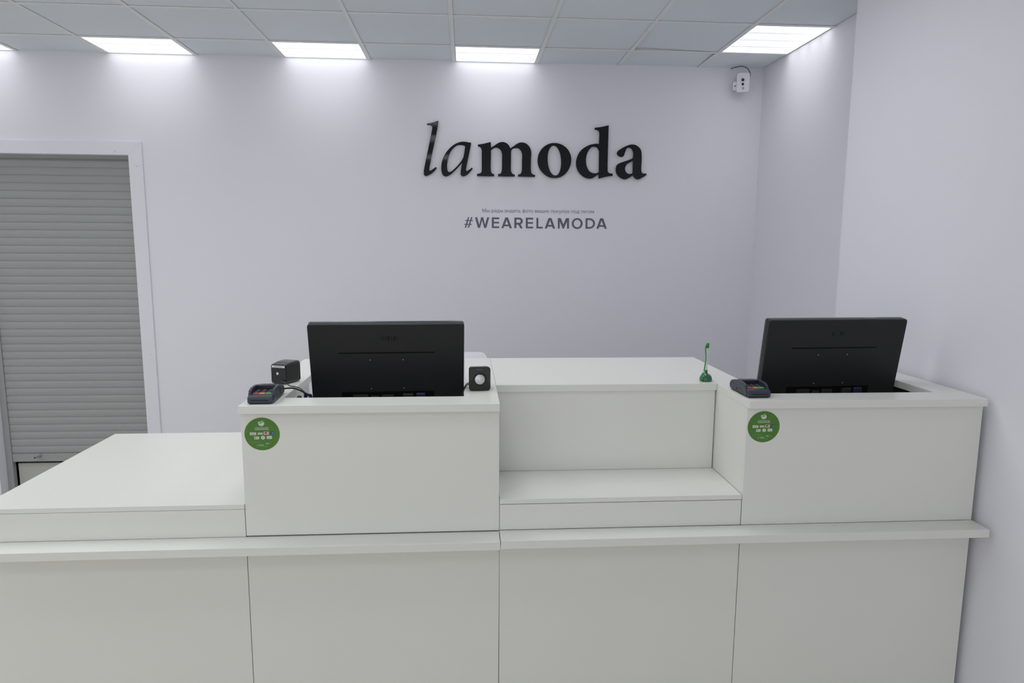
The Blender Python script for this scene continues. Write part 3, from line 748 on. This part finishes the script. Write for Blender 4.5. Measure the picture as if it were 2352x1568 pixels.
add_cable(SP2, [(-.694, 2.561, ZT + .017), (-.678, 2.545, ZT + .012), (-.650, 2.52, ZT + .003), (-.628, 2.50, ZT + .004), (-.60, 2.47, ZT + .002), (-.575, 2.445, ZT - .012), (-.55, 2.435, ZT - .035), (-.53, 2.45, ZT - .09), (-.50, 2.50, ZT - .2), (-.47, 2.56, ZM + .006)], .0019)
add_cable(SP1, [(.020, 2.494, ZT + .012), (.006, 2.488, ZT + .008), (-.004, 2.46, ZT + .001), (-.012, 2.44, ZT - .02), (-.03, 2.44, ZT - .10), (-.07, 2.46, ZM + .006)], .0019)
add_cable(SP1, [(.024, 2.494, ZT + .016), (.007, 2.489, ZT + .014), (-.006, 2.465, ZT + .004), (-.014, 2.445, ZT - .02), (-.04, 2.445, ZT - .10), (-.09, 2.46, ZM + .006)], .0016)

# ---------------------------------------------------------------- card terminals
def terminal(loc, rz, label, side, extra):
    T = thing('card_terminal', label, 'card terminal', loc, rz, group='dark card payment terminals')
    R = T.matrix_basis.copy()
    W, L = .080, .168
    body = MB()
    prof = [(.004, .002), (.0, .007), (.0, .020), (.006, .027), (.022, .0295), (.030, .026), (.092, .030), (.092, .004)]
    body.prism(prof, 'x', 0, W, bev=.003, seg=2, T=R)
    rear = [(.086, .004), (.086, .047), (.098, .0475), (.125, .043), (.152, .037), (L - .004, .028), (L, .018), (L - .004, .006), (.15, .003)]
    body.prism(rear, 'x', -.001, W + .001, bev=.0035, seg=2, T=R)
    shell = body.build('housing', M['slate'], T)
    wl = [(.012, .010), (.022, .028), (.030, .041), (.050, .0465), (.090, .0475), (.090, .006), (.02, .004)]
    MB().prism(wl, 'x', -.0025, .0065, bev=.0015, seg=2, T=R).build('privacy_shield', M['slate'], T)
    MB().prism(wl, 'x', W - .0065, W + .0025, bev=.0015, seg=2, T=R).build('privacy_shield', M['slate'], T)
    # recessed keypad and keys
    kp = MB().add([(.007, .027, .0285), (W - .007, .027, .0285), (W - .007, .0862, .0335), (.007, .0862, .0335)], [(0, 1, 2, 3)], R).build('keypad', M['slated'], T)
    bk = MB().add([(.007, .0858, .030), (W - .007, .0858, .030), (W - .007, .0858, .0462), (.007, .0858, .0462)], [(0, 1, 2, 3)], R).build('hood_face', M['slated'], T)
    def key(x0, x1, y0, y1, mt):
        z0 = .0285 + (y0 - .027) * .0845; z1 = .0285 + (y1 - .027) * .0845
        k_ = MB().add([(x0, y0, z0 + .0016), (x1, y0, z0 + .0016), (x1, y1, z1 + .0016), (x0, y1, z1 + .0016),
                       (x0 - .0006, y0 - .0006, z0), (x1 + .0006, y0 - .0006, z0), (x1 + .0006, y1 + .0006, z1), (x0 - .0006, y1 + .0006, z1)],
                      [(0, 1, 2, 3), (4, 5, 1, 0), (5, 6, 2, 1), (6, 7, 3, 2), (7, 4, 0, 3)], R)
        return k_.build('key', mt, T)
    w3 = (W - .018) / 3
    for c in range(3):
        xa = .009 + w3 * c
        key(xa + .001, xa + w3 - .002, .030, .0395, (M['keyr'], M['keyo'], M['keyn'])[c])
        for r_ in range(4):
            k_ = key(xa + .003, xa + w3 - .004, .0425 + .0098 * r_, .0485 + .0098 * r_, M['slated'])
            q0 = .0436 + .0098 * r_
            zz = .0285 + (q0 - .027) * .0845 + .0019
            MB().add([(xa + .005, q0, zz), (xa + w3 - .007, q0, zz), (xa + w3 - .007, q0 + .0024, zz + .0002), (xa + .005, q0 + .0024, zz + .0002)], [(0, 1, 2, 3)], R).build('key_legend', M['keyg'], k_)
    MB().box(.010, W - .012, -.0006, .002, .0125, .0143, T=R).build('card_slot', M['mark'], T)
    MB().box(.018, W - .018, .132, .1365, .0365, .0420, T=R @ Matrix.Rotation(0, 4, 'X')).build('receipt_slot', M['slated'], T)
    MB().add([(.012, .1008, .0481), (W - .012, .1008, .0481), (W - .014, .1225, .0448), (.014, .1225, .0448)], [(0, 1, 2, 3)], R).build('display', M['keyg'] if False else M['slated'], T)
    MB().box(.004, W - .004, .010, L - .012, -.0002, .004, T=R).build('underside', M['mark'], T)
    # long sweeping groove on each side
    for sx in (-.0032, W + .0027):
        g_ = MB()
        pth = [(.010, .006), (.022, .018), (.045, .028), (.075, .0345), (.088, .037)]
        for a, b in zip(pth[:-1], pth[1:]):
            g_.add([(sx if sx > 0 else sx + .0005, a[0], a[1]), (sx if sx > 0 else sx + .0005, b[0], b[1]), (sx if sx > 0 else sx + .0005, b[0], b[1] + .001), (sx if sx > 0 else sx + .0005, a[0], a[1] + .001)], [(0, 1, 2, 3)], R)
        g_.build('side_groove', M['keyg'], T)
    if side == 'right':
        x = W + .0016
        lb = MB().add([(x, .100, .010), (x, .158, .009), (x, .150, .026), (x, .100, .036)], [(0, 1, 2, 3)], R).build('side_label', M['olive'], T)
        tt = MB()
        for zz, a, b in ((.018, .105, .140), (.023, .105, .138), (.028, .105, .128)):
            tt.add([(x + .0003, a, zz), (x + .0003, b, zz - .002), (x + .0003, b, zz), (x + .0003, a, zz + .002)], [(0, 1, 2, 3)], R)
        tt.build('label_print', M['olive2'], lb)
    else:
        MB().lathe([(0, .001), (.0028, .0008), (.003, 0)], 16, R @ Matrix.Translation((-.001, .098, .0145)) @ Matrix.Rotation(-math.pi / 2, 4, 'Y')).build('screw_hole', M['mark'], T)
        MB().lathe([(0, .0012), (.005, .001), (.0052, 0)], 16, R @ Matrix.Translation((.006, .0935, .0462))).build('violet_dot', M['violet'], T)
    return T
T1 = terminal((-.7165, 2.2330, ZT + .0002), math.radians(1), 'dark blue card terminal on the left booth corner, in front of the backwards speaker', 'right', None)
add_cable(T1, [(-.660, 2.400, ZT + .012), (-.640, 2.410, ZT + .016), (-.612, 2.405, ZT + .018), (-.590, 2.400, ZT + .013), (-.571, 2.405, ZT + .001), (-.548, 2.415, ZT - .018), (-.53, 2.43, ZT - .06), (-.49, 2.47, ZT - .2), (-.46, 2.52, ZM + .008)], .0030)
T2 = terminal((.9835, 2.2560, ZT + .0002), math.radians(1), 'dark blue card terminal on the right booth corner, beside the green desk pen', 'left', None)
add_cable(T2, [(1.035, 2.422, ZT + .012), (1.060, 2.440, ZT + .010), (1.085, 2.46, ZT + .004), (1.105, 2.47, ZT - .03), (1.13, 2.50, ZT - .2), (1.18, 2.54, ZM + .008)], .0030)

# ---------------------------------------------------------------- desk pen
T = thing('desk_pen', 'green counter pen with clear barrel standing in a domed green holder', 'pen', (.9420, 2.5680, ZT))
X, Y = .9420, 2.5680
MB().lathe([(0.0235, 0), (.0245, .003), (.0242, .010), (.0222, .0175), (.018, .0235), (.012, .0280), (.0066, .0300), (.0056, .033), (.0056, .0425), (.0046, .0435), (0, .0435)], 36,
           Matrix.Translation((X, Y, ZT))).build('holder', M['green'], T)
A = Matrix.Translation((X, Y, ZT + .043)) @ Matrix.Rotation(math.radians(1.0), 4, 'Y')
MB().lathe([(.0036, -.01), (.0038, .0), (.0036, .094), (0, .094)], 16, A).build('barrel', M['clear'], T)
cp = MB().lathe([(.0052, .088), (.0055, .089), (.0055, .106), (.0048, .107), (0, .107)], 20, A).build('cap', M['green3'], T)
top = A @ Vector((-.005, -.001, .100))
pts = [top, top + Vector((-.004, -.001, -.012)), Vector((X - .0075, Y - .012, ZT + .095)), Vector((X - .0125, Y - .018, ZT + .062)), Vector((X - .0155, Y - .021, ZT + .048))]
MB().tube(pts, .0024).build('cord', M['green2'], T)
coil = []
p0, p1 = Vector((X - .0155, Y - .021, ZT + .048)), Vector((X - .026, Y - .024, ZT + .006))
for k in range(61):
    t_ = k / 60; a = t_ * 2 * math.pi * 6
    rr_ = .0028 + .0010 * math.sin(t_ * 9)
    p = p0.lerp(p1, t_) + Vector((rr_ * math.cos(a) + .003 * math.sin(t_ * 11), rr_ * math.sin(a), .0015 * math.sin(a * .5)))
    coil.append(p)
coil.append(Vector((X - .020, Y - .016, ZT + .004)))
MB().tube(coil, .0014, 8, sub=2).build('coiled_cord', M['green2'], T)

# ---------------------------------------------------------------- pens in the left booth
def pen(x, y, ztop, m, label, r=.0045, cat='pen'):
    o = thing('pen', label, cat, (x, y, ZM))
    A = Matrix.Translation((x, y, ZM))
    h = ztop - ZM
    MB().lathe([(.0005, 0), (.0012, .006), (r * .8, .012), (r * .8, h - .055)], 12, A).build('barrel', M['clear'], o)
    MB().lathe([(r, h - .055), (r, h - .004), (r * .75, h), (0, h)], 14, A).build('cap', m, o)
    MB().box(x + r * .8, x + r * 1.6, y - .0015, y + .0015, ztop - .040, ztop - .003).build('clip', m, o)
pen(-.5800, 2.45, 1.3690, M['penb'], 'blue capped pen upright beside the left monitor, nearer the terminal', .0048)
pen(-.5635, 2.455, 1.3640, M['penb'], 'blue capped pen upright, touching the left edge of the left monitor', .0045)
o = thing('marker_pen', 'dark green capped marker barely showing over the left booth edge', 'marker', (-.6008, 2.45, ZM))
A = Matrix.Translation((-.6008, 2.45, ZM)); h = 1.3585 - ZM
MB().lathe([(.0075, 0), (.0085, .002), (.0085, h - .05)], 20, A).build('barrel', M['grey'], o)
MB().lathe([(.0088, h - .05), (.0088, h - .008), (.007, h - .002), (.0035, h), (0, h)], 20, A).build('cap', M['pend'], o)
o = thing('pen_cup', 'grey pen cup hidden inside the left booth', 'cup', (-.585, 2.452, ZM))
MB().lathe([(0, .0), (.036, 0), (.036, .10), (.034, .10), (.034, .003), (0, .003)], 28, Matrix.Translation((-.585, 2.452, ZM))).build('cup_wall', M['black2'], o)

# ---------------------------------------------------------------- security camera
T = thing('security_camera', 'small white cube security camera near the ceiling in the right corner', 'camera', (2.03, YW, 3.09), group=None)
R = Matrix.Translation((2.022, 5.040, 3.085)) @ Matrix.Rotation(math.radians(-14), 4, 'Z') @ Matrix.Rotation(math.radians(4), 4, 'X')
def rr2(hw, hh, r, n=5):
    out = []
    for cx, cz, a0 in ((hw - r, hh - r, 0), (-hw + r, hh - r, 90), (-hw + r, -hh + r, 180), (hw - r, -hh + r, 270)):
        for k in range(n + 1):
            a = math.radians(a0 + 90 * k / n); out.append((cx + r * math.cos(a), cz + r * math.sin(a)))
    return out
MB().prism(rr2(.044, .066, .012), 'y', -.020, .022, bev=.004, T=R).build('housing', M['camw'], T)
def fr(x, z, y=-.020): return R @ Matrix.Translation((x, y, z)) @ Matrix.Rotation(math.pi / 2, 4, 'X')
MB().lathe([(.0215, 0), (.020, .003), (.0145, .0032)], 28, fr(-.004, .018)).build('lens_ring', M['camw'], T)
MB().lathe([(0, .0045), (.008, .004), (.0135, .0025), (.0140, .0)], 28, fr(-.004, .018)).build('lens', M['gloss'], T)
MB().lathe([(0, .002), (.0085, .0018), (.009, 0)], 24, fr(-.002, -.012)).build('sensor', M['gloss'], T)
MB().lathe([(0, .001), (.009, .0009), (.0095, 0)], 24, fr(.001, -.040)).build('speaker_grille', M['cams'], T)
MB().prism(rr2(.022, .030, .008), 'y', -.012, .018, bev=.003, T=R @ Matrix.Translation((-.046, .006, -.022))).build('side_pod', M['camw'], T)
MB().lathe([(0, .001), (.004, .0009), (.0045, 0)], 16, fr(-.054, -.022, -.0063)).build('side_screw', M['mark'], T)
br = MB(); br.lathe([(.010, 0), (.010, .06)], 16, Matrix.Translation((2.030, 5.060, 3.090)) @ Matrix.Rotation(-math.pi / 2, 4, 'X'))
br.lathe([(.028, 0), (.028, .006), (.020, .010)], 24, Matrix.Translation((2.030, YW, 3.090)) @ Matrix.Rotation(math.pi / 2, 4, 'X'))
br.build('wall_mount', M['camw'], T)
MB().tube([(1.945, 5.085, 3.193), (1.975, 5.065, 3.199), (2.010, 5.045, 3.201), (2.045, 5.04, 3.190), (2.068, 5.04, 3.165), (2.076, 5.045, 3.140), (2.068, 5.05, 3.118), (2.05, 5.055, 3.11)], .0030).build('cable', M['cable2'], T)
